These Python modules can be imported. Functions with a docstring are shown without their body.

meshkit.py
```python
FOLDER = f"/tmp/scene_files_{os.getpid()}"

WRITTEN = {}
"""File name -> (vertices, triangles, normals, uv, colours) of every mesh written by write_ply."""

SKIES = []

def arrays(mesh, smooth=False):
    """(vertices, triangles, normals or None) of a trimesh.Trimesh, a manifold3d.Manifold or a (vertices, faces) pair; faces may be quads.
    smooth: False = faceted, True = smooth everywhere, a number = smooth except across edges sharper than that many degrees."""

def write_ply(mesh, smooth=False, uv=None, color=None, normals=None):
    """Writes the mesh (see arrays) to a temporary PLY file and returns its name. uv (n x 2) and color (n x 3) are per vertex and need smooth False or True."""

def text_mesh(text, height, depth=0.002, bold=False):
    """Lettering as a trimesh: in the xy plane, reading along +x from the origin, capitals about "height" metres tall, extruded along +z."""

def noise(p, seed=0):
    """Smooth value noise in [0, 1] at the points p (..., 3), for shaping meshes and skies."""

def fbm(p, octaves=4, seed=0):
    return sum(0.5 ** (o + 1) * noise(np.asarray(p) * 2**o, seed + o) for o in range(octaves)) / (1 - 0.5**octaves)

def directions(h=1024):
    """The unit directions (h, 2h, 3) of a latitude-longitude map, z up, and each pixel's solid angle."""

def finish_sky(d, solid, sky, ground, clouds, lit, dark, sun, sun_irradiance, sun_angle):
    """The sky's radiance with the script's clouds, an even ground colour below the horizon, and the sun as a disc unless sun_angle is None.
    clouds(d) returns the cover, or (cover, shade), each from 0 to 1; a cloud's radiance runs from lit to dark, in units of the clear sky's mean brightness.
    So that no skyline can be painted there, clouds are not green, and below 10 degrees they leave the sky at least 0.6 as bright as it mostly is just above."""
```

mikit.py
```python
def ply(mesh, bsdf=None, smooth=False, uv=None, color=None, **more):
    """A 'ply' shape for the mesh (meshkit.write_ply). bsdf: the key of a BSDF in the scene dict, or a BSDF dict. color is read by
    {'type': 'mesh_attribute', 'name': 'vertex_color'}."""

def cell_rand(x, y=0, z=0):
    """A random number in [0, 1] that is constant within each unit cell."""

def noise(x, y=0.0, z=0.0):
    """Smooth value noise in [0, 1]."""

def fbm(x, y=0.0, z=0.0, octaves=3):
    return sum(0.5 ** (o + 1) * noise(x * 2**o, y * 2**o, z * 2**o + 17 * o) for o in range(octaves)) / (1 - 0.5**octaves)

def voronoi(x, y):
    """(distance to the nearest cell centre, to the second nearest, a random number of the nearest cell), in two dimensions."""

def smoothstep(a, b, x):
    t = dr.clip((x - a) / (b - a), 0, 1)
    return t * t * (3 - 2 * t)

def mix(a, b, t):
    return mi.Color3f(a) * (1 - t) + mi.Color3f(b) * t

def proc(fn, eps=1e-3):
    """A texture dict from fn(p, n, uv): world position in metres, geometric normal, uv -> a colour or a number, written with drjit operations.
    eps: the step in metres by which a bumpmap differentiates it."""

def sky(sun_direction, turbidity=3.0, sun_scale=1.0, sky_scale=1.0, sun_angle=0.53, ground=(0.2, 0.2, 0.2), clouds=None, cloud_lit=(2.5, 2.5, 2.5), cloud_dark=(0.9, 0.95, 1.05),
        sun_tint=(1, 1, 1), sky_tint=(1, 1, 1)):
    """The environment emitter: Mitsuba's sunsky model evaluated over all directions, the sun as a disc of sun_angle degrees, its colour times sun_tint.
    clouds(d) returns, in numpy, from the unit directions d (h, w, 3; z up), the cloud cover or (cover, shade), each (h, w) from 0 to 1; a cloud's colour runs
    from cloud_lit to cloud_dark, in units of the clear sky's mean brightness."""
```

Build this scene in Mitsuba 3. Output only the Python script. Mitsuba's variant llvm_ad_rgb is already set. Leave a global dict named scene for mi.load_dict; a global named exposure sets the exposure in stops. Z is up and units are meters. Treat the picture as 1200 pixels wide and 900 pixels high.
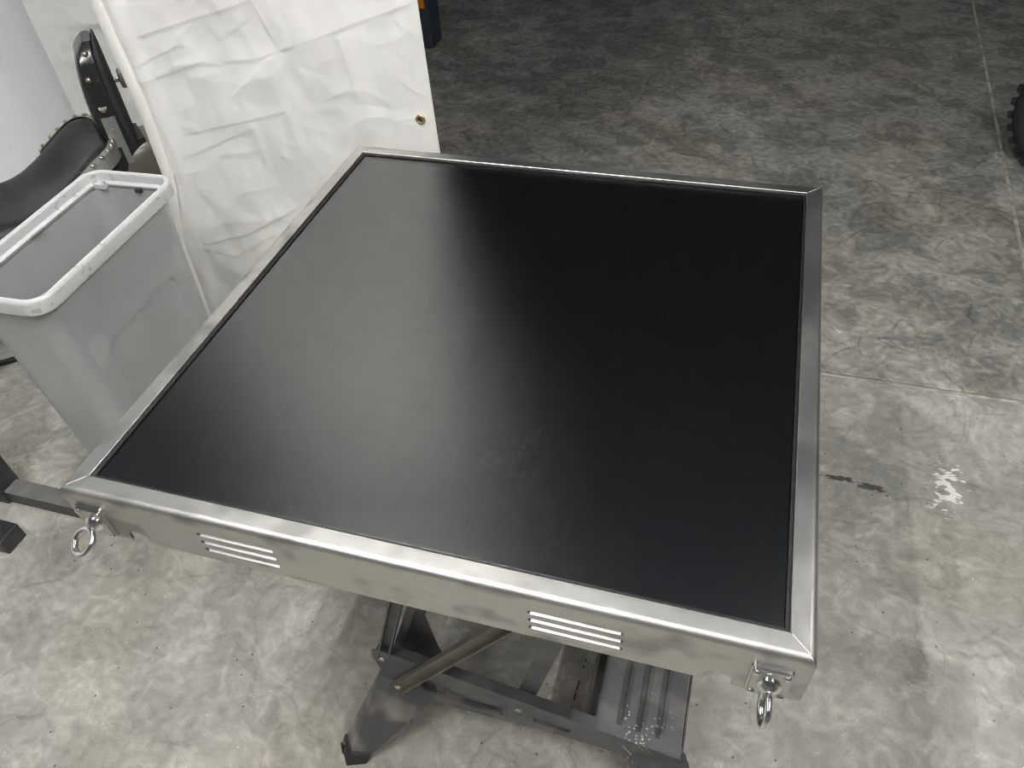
import math
import numpy as np, trimesh, drjit as dr, mitsuba as mi, mikit, meshkit
from shapely.geometry import Polygon, Point, box as sbox, LineString
from shapely import affinity
import manifold3d as m3
from mikit import ply, proc, noise, fbm, voronoi, smoothstep, mix, cell_rand

T = mi.ScalarTransform4f
scene, labels = {}, {}

# ------------------------------------------------------------------ camera
CAM_R = np.array([[0.95884, 0.27815, -0.05697], [0.15700, -0.68567, -0.71077], [-0.23676, 0.67257, -0.70112]])
CAM_P = np.array([0.332, -0.940, 1.690])
_m = np.eye(4)
_m[:3, 0], _m[:3, 1], _m[:3, 2], _m[:3, 3] = -CAM_R[0], -CAM_R[1], CAM_R[2], CAM_P   # mitsuba: x left, y up, z forward
scene['camera'] = {'type': 'perspective', 'fov': 2 * math.degrees(math.atan(600 / 898.854)), 'fov_axis': 'x', 'near_clip': 0.05, 'far_clip': 60.0,
                   'to_world': T(_m.tolist())}
exposure = 0.75
LAMP_A, LAMP_B = 78.0, 80.0          # radiance of the two rows of ceiling tubes


# ------------------------------------------------------------------ helpers
def obj(key, mesh, bsdf, smooth=30, label=None, cat=None, group=None, kind=None, **more):
    base, n = key, 0
    while key in scene:
        n += 1
        key = f'{base}_{n:03d}'
    scene[key] = ply(mesh, bsdf, smooth=smooth, **more)
    tag(key, label, cat, group, kind)
    return key


def tag(key, label=None, cat=None, group=None, kind=None):
    d = {k: v for k, v in dict(label=label, category=cat, group=group, kind=kind).items() if v}
    if d:
        labels[key] = d


def cat_(*ms):
    return trimesh.util.concatenate([m for m in ms])


def mani(mesh):
    return m3.Manifold(m3.Mesh(np.asarray(mesh.vertices, np.float32), np.asarray(mesh.faces, np.uint32)))


def tri(man):
    m = man.to_mesh()
    return trimesh.Trimesh(m.vert_properties[:, :3], m.tri_verts, process=False)


def rbox(lo, hi, r=0.003, seg=8):
    """box with rounded edges"""
    lo, hi = np.minimum(lo, hi), np.maximum(lo, hi)
    r = min(r, 0.49 * float(min(np.array(hi) - np.array(lo))))
    s = m3.Manifold.sphere(r, seg)
    pts = [s.translate([x, y, z]) for x in (lo[0] + r, hi[0] - r) for y in (lo[1] + r, hi[1] - r) for z in (lo[2] + r, hi[2] - r)]
    return tri(m3.Manifold.batch_hull(pts))


def sbx(lo, hi):
    lo, hi = np.array(lo, float), np.array(hi, float)
    return trimesh.creation.box(hi - lo, T4((lo + hi) / 2))


def T4(t):
    m = np.eye(4)
    m[:3, 3] = t
    return m


def hull(points):
    return trimesh.Trimesh(np.array(points, float)).convex_hull if False else trimesh.convex.convex_hull(np.array(points, float))


def prism(poly, h, frame=None, origin=(0, 0, 0)):
    """extrude a shapely polygon; frame = 3x3 columns giving world directions of poly x, poly y and extrusion"""
    m = trimesh.creation.extrude_polygon(poly, h, engine='earcut')
    if frame is not None:
        f = np.array(frame, float).T
        m.vertices = m.vertices @ f.T + np.array(origin, float)
        if np.linalg.det(f) < 0:
            m.invert()
    return m


XZ = ([1, 0, 0], [0, 0, 1], [0, 1, 0])     # polygon in the x-z plane, extruded along +y


def tube(path, r, n=12, closed=False, caps=True):
    """round bar along a path"""
    P = np.array(path, float)
    k = len(P)
    t = np.roll(P, -1, 0) - np.roll(P, 1, 0) if closed else np.gradient(P, axis=0)
    t /= np.linalg.norm(t, axis=1, keepdims=True)
    up = np.array([0, 0, 1.0]) if abs(t[0, 2]) < 0.9 else np.array([1.0, 0, 0])
    a = np.cross(t[0], up); a /= np.linalg.norm(a)
    rings = []
    rr = np.broadcast_to(r, (k,))
    for i in range(k):
        a = a - t[i] * (a @ t[i]); a /= np.linalg.norm(a)
        b = np.cross(t[i], a)
        th = np.linspace(0, 2 * np.pi, n, endpoint=False)
        rings.append(P[i] + rr[i] * (np.cos(th)[:, None] * a + np.sin(th)[:, None] * b))
    V = np.vstack(rings)
    F = []
    for i in range(k if closed else k - 1):
        j = (i + 1) % k
        for q in range(n):
            s = (q + 1) % n
            F += [[i * n + q, i * n + s, j * n + s], [i * n + q, j * n + s, j * n + q]]
    if not closed and caps:
        V = np.vstack([V, P[:1], P[-1:]])
        for q in range(n):
            s = (q + 1) % n
            F += [[k * n, s, q], [k * n + 1, (k - 1) * n + q, (k - 1) * n + s]]
    m = trimesh.Trimesh(V, F, process=False)
    if m.volume < 0:
        m.invert()
    return m


def lathe(profile, origin, axis, n=24):
    """profile: (radius, height) pairs"""
    m = trimesh.creation.revolve(np.array(profile, float), sections=n)
    if m.volume < 0:
        m.invert()
    m.apply_transform(trimesh.geometry.align_vectors([0, 0, 1], np.array(axis, float) / np.linalg.norm(axis)))
    m.apply_translation(origin)
    return m


def grid(P):
    """surface from an (a, b, 3) array of points"""
    a, b = P.shape[:2]
    i = np.arange(a * b).reshape(a, b)
    f = np.stack([i[:-1, :-1], i[1:, :-1], i[1:, 1:], i[:-1, 1:]], -1).reshape(-1, 4)
    return trimesh.Trimesh(P.reshape(-1, 3), np.vstack([f[:, [0, 1, 2]], f[:, [0, 2, 3]]]), process=False)


def thick_grid(P, N, t):
    """closed sheet of thickness t from points and normals"""
    a, b = P.shape[:2]
    top, bot = P, P - N * t
    i = np.arange(a * b).reshape(a, b)
    j = i + a * b
    F = [np.stack([i[:-1, :-1], i[1:, :-1], i[1:, 1:], i[:-1, 1:]], -1).reshape(-1, 4), np.stack([j[:-1, :-1], j[:-1, 1:], j[1:, 1:], j[1:, :-1]], -1).reshape(-1, 4)]
    loop = np.r_[i[:-1, 0], i[-1, :-1], i[:0:-1, -1], i[0, :0:-1]]
    nxt = np.roll(loop, -1)
    F.append(np.stack([nxt, loop, loop + a * b, nxt + a * b], -1))
    f = np.vstack(F)
    m = trimesh.Trimesh(np.vstack([top.reshape(-1, 3), bot.reshape(-1, 3)]), np.vstack([f[:, [0, 1, 2]], f[:, [0, 2, 3]]]), process=False)
    if m.volume < 0:
        m.invert()
    return m


# ------------------------------------------------------------------ materials
def rgb(*c):
    return {'type': 'rgb', 'value': list(c)}


def mat(name, color, rough=0.5, metal=0.0, spec=0.5, bump=None, scale=1.0, **more):
    b = {'type': 'principled', 'base_color': color if isinstance(color, dict) else rgb(*color), 'roughness': rough, 'metallic': metal, 'specular': spec, **more}
    if bump is not None:
        b = {'type': 'bumpmap', 'arbitrary': bump, 'scale': scale, 'bsdf': b}
    scene[name] = {'type': 'twosided', 'bsdf': b}
    return name


def strokes(x, y, cells, seed, length, width, keep, bend=0.0):
    """scattered short trowel marks: 0..1, one per grid cell, each with its own place, direction and size"""
    gx, gy, best = x * cells, y * cells, mi.Float(0)
    for a in (-1, 0, 1):
        for b in (-1, 0, 1):
            cx, cy = dr.floor(gx) + a, dr.floor(gy) + b
            ang = 6.2832 * cell_rand(cx, cy, seed + 2)
            px_, py_ = (gx - cx - cell_rand(cx, cy, seed)) / cells, (gy - cy - cell_rand(cx, cy, seed + 1)) / cells
            c, s_ = dr.cos(ang), dr.sin(ang)
            u, w = px_ * c + py_ * s_, py_ * c - px_ * s_
            k = 0.35 + 0.65 * cell_rand(cx, cy, seed + 3)
            w = w + bend * u * u
            m = smoothstep(width * k, 0.25 * width * k, dr.abs(w)) * smoothstep(length * k, 0.5 * length * k, dr.abs(u))
            best = dr.maximum(best, m * dr.select(cell_rand(cx, cy, seed + 4) < keep, k, 0))
    return best


def concrete_color(p, n, uv):
    x, y = p.x, p.y
    wx = x + 0.10 * (fbm(x * 3.1, y * 3.1, 3.0, 3) - 0.5) + 0.03 * (noise(x * 17, y * 17, 1.0) - 0.5)
    wy = y + 0.10 * (fbm(x * 3.1, y * 3.1, 9.0, 3) - 0.5) + 0.03 * (noise(x * 17, y * 17, 5.0) - 0.5)
    big = fbm(wx * 1.7, wy * 1.7, 0.0, 3)
    mid = fbm(wx * 8.0, wy * 9.5, 4.0, 4)
    fine = fbm(wx * 48, wy * 60, 2.0, 4)
    d1, d2, c = voronoi(wx * 1.55 + 7.3, wy * 1.55 + 2.1)        # trowel sweeps: arcs about scattered centres
    arcs = noise(d1 * 120 + 1.2 * fbm(x * 9, y * 9, 1.0, 2), c * 50.0, 0.0)
    arcs_on = smoothstep(0.60, 0.76, noise(x * 5.6 + 4, y * 5.6, 8.0))
    grain = noise(x * 420, y * 420, 0.0)
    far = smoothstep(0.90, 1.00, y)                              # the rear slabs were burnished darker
    crisp = smoothstep(0.47, 0.55, mid) + 0.6 * smoothstep(0.54, 0.60, fbm(wx * 15, wy * 19, 6.0, 3))   # skinned-over patches with sharp edges
    rag = 0.012 * (noise(x * 60, y * 60, 3.0) - 0.5)
    dark_s = strokes(x + rag, y + rag, 8.0, 11, 0.075, 0.0075, 0.55, 3.0)
    pale_s = strokes(x + rag, y - rag, 10.0, 31, 0.055, 0.0070, 0.50, -4.0)
    thin_s = strokes(wx, wy, 6.0, 51, 0.12, 0.0022, 0.45, 1.5)
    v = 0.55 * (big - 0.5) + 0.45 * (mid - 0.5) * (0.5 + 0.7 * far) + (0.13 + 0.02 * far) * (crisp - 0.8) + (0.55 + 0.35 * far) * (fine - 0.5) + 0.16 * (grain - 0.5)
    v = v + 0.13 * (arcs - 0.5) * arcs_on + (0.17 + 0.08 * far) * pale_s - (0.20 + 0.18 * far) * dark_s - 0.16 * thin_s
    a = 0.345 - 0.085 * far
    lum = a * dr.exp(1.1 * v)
    # dark scuffs and pale plaster specks on the right-hand slab
    def spot(cx, cy, rx, ry, rot, frac):
        cs, sn = math.cos(rot), math.sin(rot)
        u = ((x - cx) * cs + (y - cy) * sn) / rx
        w = (-(x - cx) * sn + (y - cy) * cs) / ry
        return smoothstep(1.0, 0.45, dr.sqrt(u * u + w * w) + 0.9 * (noise(x * 90, y * 260, frac) - 0.5))
    dark = dr.maximum(spot(0.735, 0.530, 0.055, 0.012, 0.05, 1.0), spot(0.812, 0.518, 0.040, 0.014, -0.1, 2.0))
    dark = dr.maximum(dark, 0.28 * spot(0.885, 0.03, 0.040, 0.07, 0.1, 3.0))
    lum = lum * (1 - 0.75 * dark)
    pale = dr.maximum(spot(1.00, 0.56, 0.05, 0.10, -0.2, 4.0) * smoothstep(0.56, 0.64, noise(x * 70 + y * 50, y * 90 - x * 30, 7.0)), 0.0)
    s1, s2, sc = voronoi(x * 26, y * 26)
    speck = smoothstep(0.02 + 0.055 * noise(x * 31, y * 31, 4.0), 0.01, s1) * smoothstep(0.84, 0.86, sc)
    t1, t2, tc = voronoi(x * 17 + 3, y * 17)
    crumb = smoothstep(0.05, 0.03, t1) * smoothstep(0.86, 0.88, tc)
    lum = lum * (1 - 0.7 * crumb)
    col = mi.Color3f(lum * 1.02, lum * 0.995, lum * 0.90)
    warm = smoothstep(0.55, 0.75, noise(x * 3.1, y * 3.1, 21.0))
    col = mix(col, col * mi.Color3f(1.025, 0.99, 0.95), warm)
    # rust-yellow stains by the jack
    rust = dr.maximum(spot(-1.36, 0.03, 0.05, 0.03, 0.3, 5.0), spot(-1.22, -0.16, 0.05, 0.02, -0.3, 6.0)) * 0.5
    col = mix(col, mi.Color3f(0.46, 0.36, 0.20), rust)
    # row of dark drips beside the tread of the workbench
    dr_ = smoothstep(0.0026, 0.0012, dr.abs(x - 0.174 - 0.06 * (y + 0.2))) * smoothstep(0.46, 0.54, noise(y * 130, 3.0, 0.0)) * smoothstep(-0.33, -0.32, y) * smoothstep(0.0, -0.01, y)
    col = col * (1 - 0.8 * dr_)
    return mix(col, mi.Color3f(0.80, 0.79, 0.75), dr.maximum(speck * 0.8, pale * 0.85))


def concrete_bump(p, n, uv):
    x, y = p.x, p.y
    wx = x + 0.05 * (noise(x * 11, y * 11, 1.0) - 0.5)
    d1, d2, c = voronoi(wx * 1.55 + 7.3, y * 1.55 + 2.1)
    return 0.0006 * noise(x * 45, y * 70, 2.0) + 0.0006 * noise(d1 * 120, c * 50.0, 0.0) * smoothstep(0.60, 0.76, noise(x * 5.6 + 4, y * 5.6, 8.0)) + 0.0015 * noise(x * 6, y * 6, 2.0)


def concrete_rough(p, n, uv):
    far = smoothstep(0.90, 1.00, p.y)
    return 0.60 - 0.14 * far + 0.22 * (fbm(p.x * 5, p.y * 7, 3.0, 3) - 0.5)


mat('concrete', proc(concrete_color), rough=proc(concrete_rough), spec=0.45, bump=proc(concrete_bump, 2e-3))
mat('joint_sealant', proc(lambda p, n, uv: mix((0.27, 0.26, 0.225), (0.48, 0.46, 0.405), smoothstep(0.25, 0.75, fbm(p.x * 30, p.y * 30, 0.0, 3)))), rough=0.7)


def steel_smudge(p):
    a = fbm(p.x * 9, p.y * 9, p.z * 9, 3)
    b = smoothstep(0.50, 0.80, fbm(p.x * 20 + 5, p.y * 20, p.z * 26, 2))
    return a, b


def steel_color(p, n, uv):
    a, b = steel_smudge(p)
    brush = noise(p.x * 14, p.y * 14, p.z * 900)
    v = 0.57 + 0.18 * (a - 0.5) - 0.20 * b + 0.03 * (brush - 0.5)
    return mi.Color3f(v, v * 0.98, v * 0.935)


def steel_rough(p, n, uv):
    a, b = steel_smudge(p)
    return 0.40 + 0.16 * (a - 0.5) + 0.06 * b


mat('brushed_steel', proc(steel_color), rough=proc(steel_rough), metal=1.0)
mat('bare_edge', (0.78, 0.78, 0.77), rough=0.36, metal=1.0)
mat('glint_white', (0.80, 0.80, 0.79), rough=0.5)
mat('polished_steel', (0.72, 0.71, 0.69), rough=0.10, metal=1.0)
mat('satin_steel', (0.52, 0.51, 0.485), rough=0.20, metal=1.0)
def screen_dust(p, n, uv):
    s1, s2, sc = voronoi(p.x * 42, p.y * 42)
    d = smoothstep(0.040, 0.020, s1) * smoothstep(0.80, 0.95, sc)
    return mix((0.001, 0.001, 0.001), (0.035, 0.035, 0.035), d)


scene['screen_black'] = {'type': 'roughplastic', 'distribution': 'beckmann', 'alpha': 0.105, 'int_ior': 2.3, 'diffuse_reflectance': proc(screen_dust)}
mat('gasket_black', (0.006, 0.006, 0.006), rough=0.45)
mat('dark_inside', (0.02, 0.02, 0.02), rough=0.7)


def bench_color(p, n, uv):
    a = fbm(p.x * 14, p.y * 14, p.z * 14, 4)
    dust = smoothstep(0.47, 0.66, fbm(p.x * 15 + 3, p.y * 15, p.z * 9, 3)) * smoothstep(0.0, 0.8, n.z + 0.55)
    rust = smoothstep(0.68, 0.78, fbm(p.x * 60, p.y * 60, p.z * 60 + 5, 3))
    c = mix((0.036, 0.038, 0.043), (0.068, 0.070, 0.075), a)
    c = mix(c, (0.27, 0.245, 0.205), (0.20 + 0.5 * smoothstep(0.17, 0.10, p.z)) * dust)
    c = mix(c, (0.12, 0.085, 0.06), 0.45 * rust)
    s1, s2, sc = voronoi(p.x * 150 + p.z * 90, p.y * 150)
    dx, dy = (p.x - 0.335) / 0.055, (p.y + 0.325) / 0.075
    s = smoothstep(0.42 * noise(p.x * 400, p.y * 400, 0.0) + 0.08, 0.05, s1) * smoothstep(0.35, 0.65, noise(p.x * 45, p.y * 45, 1.0)) * smoothstep(0.45, 0.5, sc) * smoothstep(1.2, 0.3, dx * dx + dy * dy)
    return mix(c, (0.62, 0.61, 0.58), 0.8 * s)


mat('bench_steel', proc(bench_color), rough=0.38, spec=0.6)
mat('bench_strut', proc(lambda p, n, uv: mix((0.10, 0.093, 0.08), (0.22, 0.205, 0.175), fbm(p.x * 16, p.y * 16, p.z * 16, 3))), rough=0.40, metal=0.55)
mat('bench_wood', proc(lambda p, n, uv: mix((0.36, 0.25, 0.14), (0.50, 0.37, 0.22), noise(p.x * 60, p.y * 4, p.z * 60))), rough=0.6)
mat('black_paint', proc(lambda p, n, uv: mix((0.010, 0.010, 0.011), (0.03, 0.03, 0.03), fbm(p.x * 20, p.y * 20, p.z * 20, 3))), rough=0.42)
mat('worn_black_lit_top', proc(lambda p, n, uv: mix(mix((0.020, 0.020, 0.020), (0.060, 0.058, 0.056), fbm(p.x * 18, p.y * 18, p.z * 9, 3)), (0.19, 0.185, 0.175), smoothstep(0.5, 0.9, n.z) * (0.4 + 0.6 * fbm(p.x * 25, p.y * 25, 0.0, 3)))), rough=0.42, spec=0.5)  # worn black paint; upward faces coloured paler to imitate light falling on them
mat('rubber', (0.014, 0.014, 0.013), rough=0.7)


def vinyl_color(p, n, uv):
    stain = smoothstep(0.60, 0.78, fbm(p.x * 5, p.y * 5, p.z * 7, 4))
    c = mix((0.775, 0.77, 0.75), (0.70, 0.69, 0.655), 0.6 * stain)
    low = smoothstep(0.50, 0.10, p.z) * smoothstep(0.45, 0.7, fbm(p.x * 14, p.y * 14, p.z * 4, 3))
    return mix(c, (0.50, 0.46, 0.36), 0.6 * low)


mat('white_vinyl', proc(vinyl_color), rough=0.38, spec=0.45)
mat('brightened_vinyl', proc(lambda p, n, uv: mix((0.89, 0.885, 0.87), (0.83, 0.82, 0.80), fbm(p.x * 6, p.y * 6, p.z * 6, 3))), rough=0.38, spec=0.45)  # white vinyl made paler to offset the shade on the rear tarp
mat('vinyl_hem', proc(lambda p, n, uv: mix((0.82, 0.815, 0.795), (0.75, 0.735, 0.70), fbm(p.x * 9, p.y * 9, p.z * 5, 3))), rough=0.42)
mat('brass', (0.50, 0.42, 0.22), rough=0.35, metal=1.0)


def bin_color(p, n, uv):
    v = fbm(p.x * 8, p.y * 8, p.z * 4, 4)
    scr = smoothstep(0.66, 0.74, noise(p.x * 30, p.y * 30, p.z * 9)) * smoothstep(0.45, 0.6, noise(p.x * 5, p.y * 5, p.z * 5))
    c = mix((0.295, 0.30, 0.305), (0.365, 0.37, 0.375), v)
    return mix(c, (0.45, 0.455, 0.46), 0.35 * scr)


mat('bin_plastic', proc(bin_color), rough=0.34, spec=0.6)


def rim_color(p, n, uv):
    d = smoothstep(0.62, 0.74, fbm(p.x * 80, p.y * 80, p.z * 80, 3)) * smoothstep(0.5, 0.62, noise(p.x * 12, p.y * 12, 0.0))
    return mix((0.50, 0.505, 0.50), (0.30, 0.275, 0.23), 0.7 * d)


mat('bin_rim_plastic', proc(rim_color), rough=0.36, spec=0.5)


def leather_color(p, n, uv):
    s1, s2, sc = voronoi(p.x * 45 + p.z * 20, p.y * 45)
    sp = smoothstep(0.06, 0.03, s1) * smoothstep(0.86, 0.9, sc)
    c = mix((0.009, 0.009, 0.0095), (0.018, 0.018, 0.0185), fbm(p.x * 10, p.y * 10, p.z * 10, 3))
    return mix(c, (0.25, 0.25, 0.24), 0.6 * sp)


mat('black_leather', proc(leather_color), rough=0.46, spec=0.35)
mat('glossy_leather', proc(leather_color), rough=0.24, spec=0.6)
mat('dark_webbing', proc(lambda p, n, uv: mix((0.012, 0.012, 0.012), (0.04, 0.04, 0.04), noise(p.x * 400, p.y * 400, p.z * 400))), rough=0.8)
mat('grey_trim', (0.36, 0.36, 0.345), rough=0.32, metal=0.6)
mat('nickel', (0.62, 0.56, 0.44), rough=0.18, metal=1.0)
mat('white_patch', (0.8, 0.8, 0.78), rough=0.5)
mat('taupe_metal', proc(lambda p, n, uv: mix((0.15, 0.135, 0.115), (0.27, 0.25, 0.22), fbm(p.x * 12, p.y * 12, p.z * 12, 3))), rough=0.28, metal=0.5)
mat('white_wall', proc(lambda p, n, uv: mix((0.86, 0.87, 0.885), (0.89, 0.90, 0.91), fbm(p.x * 3, p.y * 3, p.z * 3, 3))), rough=0.45)
mat('grey_wall', proc(lambda p, n, uv: mix((0.20, 0.20, 0.20), (0.26, 0.26, 0.255), fbm(p.x * 3, p.y * 3, p.z * 3, 3))), rough=0.8)
mat('dark_ceiling', proc(lambda p, n, uv: mix((0.20, 0.225, 0.275), (0.24, 0.265, 0.315), fbm(p.x * 2, p.y * 2, 0.0, 3))), rough=0.8)
mat('lamp_housing', (0.75, 0.75, 0.74), rough=0.5)
mat('navy_plastic', proc(lambda p, n, uv: mix((0.015, 0.022, 0.040), (0.045, 0.058, 0.080), fbm(p.x * 30, p.y * 30, p.z * 30, 3))), rough=0.5)
mat('orange_plastic', (0.62, 0.26, 0.02), rough=0.45)
mat('lilac_plastic', (0.55, 0.54, 0.60), rough=0.5)
mat('pale_plastic', (0.72, 0.72, 0.71), rough=0.5)

# ------------------------------------------------------------------ the room
# floor: four cast slabs with sealant in the joints between them
JY = 0.940


def jx(y):
    return 1.268 + 0.0515 * y


WX0, WX1, WY0, WY1, CZ = -4.4, 5.0, -4.5, 6.0, 3.5
g = 0.008
slabs = [[(WX0, WY0), (jx(WY0) - g, WY0), (jx(JY) - g, JY - g), (WX0, JY - g)],
         [(WX0, JY + g), (jx(JY) - g, JY + g), (jx(WY1) - g, WY1), (WX0, WY1)],
         [(jx(WY0) + g, WY0), (WX1, WY0), (WX1, JY - g), (jx(JY) + g, JY - g)],
         [(jx(JY) + g, JY + g), (WX1, JY + g), (WX1, WY1), (jx(WY1) + g, WY1)]]
obj('floor', sbx((WX0, WY0, -0.16), (WX1, WY1, -0.10)), 'joint_sealant', smooth=False, kind='structure')
for s in slabs:
    obj('floor__slab', prism(Polygon(s), 0.099, ([1, 0, 0], [0, 1, 0], [0, 0, 1]), (0, 0, -0.099)), 'concrete', smooth=False)


def sealant(a, b, w):
    a, b = np.array(a, float), np.array(b, float)
    L = np.linalg.norm(b - a); n = int(L / 0.03)
    t = (b - a) / L; s = np.array([-t[1], t[0]])
    u = np.linspace(0, 1, n)
    pts = a + u[:, None] * (b - a)
    wob = w * (0.85 + 0.5 * (meshkit.noise(np.c_[u * L * 18, u * 0, u * 0 + w], 3) - 0.5))
    rows = [pts + s * wob[:, None] * k for k in (-1, -0.5, 0, 0.5, 1)]
    zs = (-0.004, 0.0012, 0.0022, 0.0012, -0.004)
    P = np.stack([np.c_[r, np.full(n, z)] for r, z in zip(rows, zs)], 0)
    m = grid(P)
    if m.face_normals[:, 2].mean() < 0:
        m.invert()
    return m


obj('floor__joint_sealant', sealant((WX0, JY), (WX1, JY), 0.0085), 'joint_sealant', smooth=True)
obj('floor__joint_sealant', sealant((jx(WY0), WY0), (jx(WY1), WY1), 0.0105), 'joint_sealant', smooth=True)
obj('wall_left', sbx((WX0 - 0.1, WY0, 0), (WX0, WY1, CZ)), 'white_wall', smooth=False, kind='structure')
obj('wall_right', sbx((WX1, WY0, 0), (WX1 + 0.1, WY1, CZ)), 'grey_wall', smooth=False, kind='structure')
obj('wall_back', sbx((WX0, WY1, 0), (WX1, WY1 + 0.1, CZ)), 'grey_wall', smooth=False, kind='structure')
obj('wall_front', sbx((WX0, WY0 - 0.1, 0), (WX1, WY0, CZ)), 'grey_wall', smooth=False, kind='structure')
obj('ceiling', sbx((WX0, WY0, CZ), (WX1, WY1, CZ + 0.1)), 'dark_ceiling', smooth=False, kind='structure')


def tube_lamp(x, y0, y1, z, w, radiance, label):
    k = 'ceiling_lamp'
    while any(q == k or q.startswith(k + '__') for q in scene):
        k = 'ceiling_lamp_%03d' % (1 if k == 'ceiling_lamp' else int(k[-3:]) + 1)
    obj(k + '__housing', rbox((x - 0.16, y0 - 0.03, z + 0.030), (x + 0.16, y1 + 0.03, z + 0.085), 0.006), 'lamp_housing')
    for yy in (y0 + 0.25, y1 - 0.25):
        obj(k + '__hanger', tube([(x, yy, z + 0.08), (x, yy, CZ)], 0.004, 8), 'satin_steel')
    for dx in (-0.12, 0.12):
        for yy in (y0 - 0.012, y1 + 0.012):
            obj(k + '__end_cap', rbox((x + dx - 0.026, yy - 0.012, z - 0.026), (x + dx + 0.026, yy + 0.012, z + 0.031), 0.004), 'lamp_housing')
        gt = obj(k + '__glowing_tube', tube([(x + dx, y0, z), (x + dx, y1, z)], w, 12, caps=False), 'lamp_housing', smooth=40)
        scene[gt]['emitter'] = {'type': 'area', 'radiance': rgb(radiance, radiance * 0.985, radiance * 0.95)}
    tag(k, label, 'lamp', 'ceiling strip lamps')


tube_lamp(-0.66, -2.10, 0.12, 3.10, 0.019, LAMP_A, 'long ceiling strip lamp above the left edge of the table')
tube_lamp(1.62, -1.75, 0.40, 3.10, 0.019, LAMP_B, 'long ceiling strip lamp above the floor right of the table')

# ------------------------------------------------------------------ framed screen (the square panel lying on the workbench)
ZT, H, B = 0.880, 0.5, 0.030       # top, half side, width of the rails' top
RB = 0.0095                        # rounded outer edge
LIPZ = 0.783
TAB = 'framed_screen'
tag(TAB, 'large square black screen in a stainless steel frame lying flat on the workbench', 'screen')


def rail_profile():
    t = 0.0035
    arc = [(H - RB + RB * math.sin(a), ZT - RB + RB * math.cos(a)) for a in np.linspace(0, math.pi / 2, 9)]
    out = [(H - B, ZT - 0.020), (H - B, ZT - 0.001), (H - B + 0.001, ZT)] + arc + [(H, LIPZ), (H - t, LIPZ)]
    inn = [(H - t, ZT - 0.010), (H - t - 0.004, ZT - t), (H - B + t, ZT - t), (H - B + t, ZT - 0.020)]
    return Polygon(out + inn)


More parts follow.
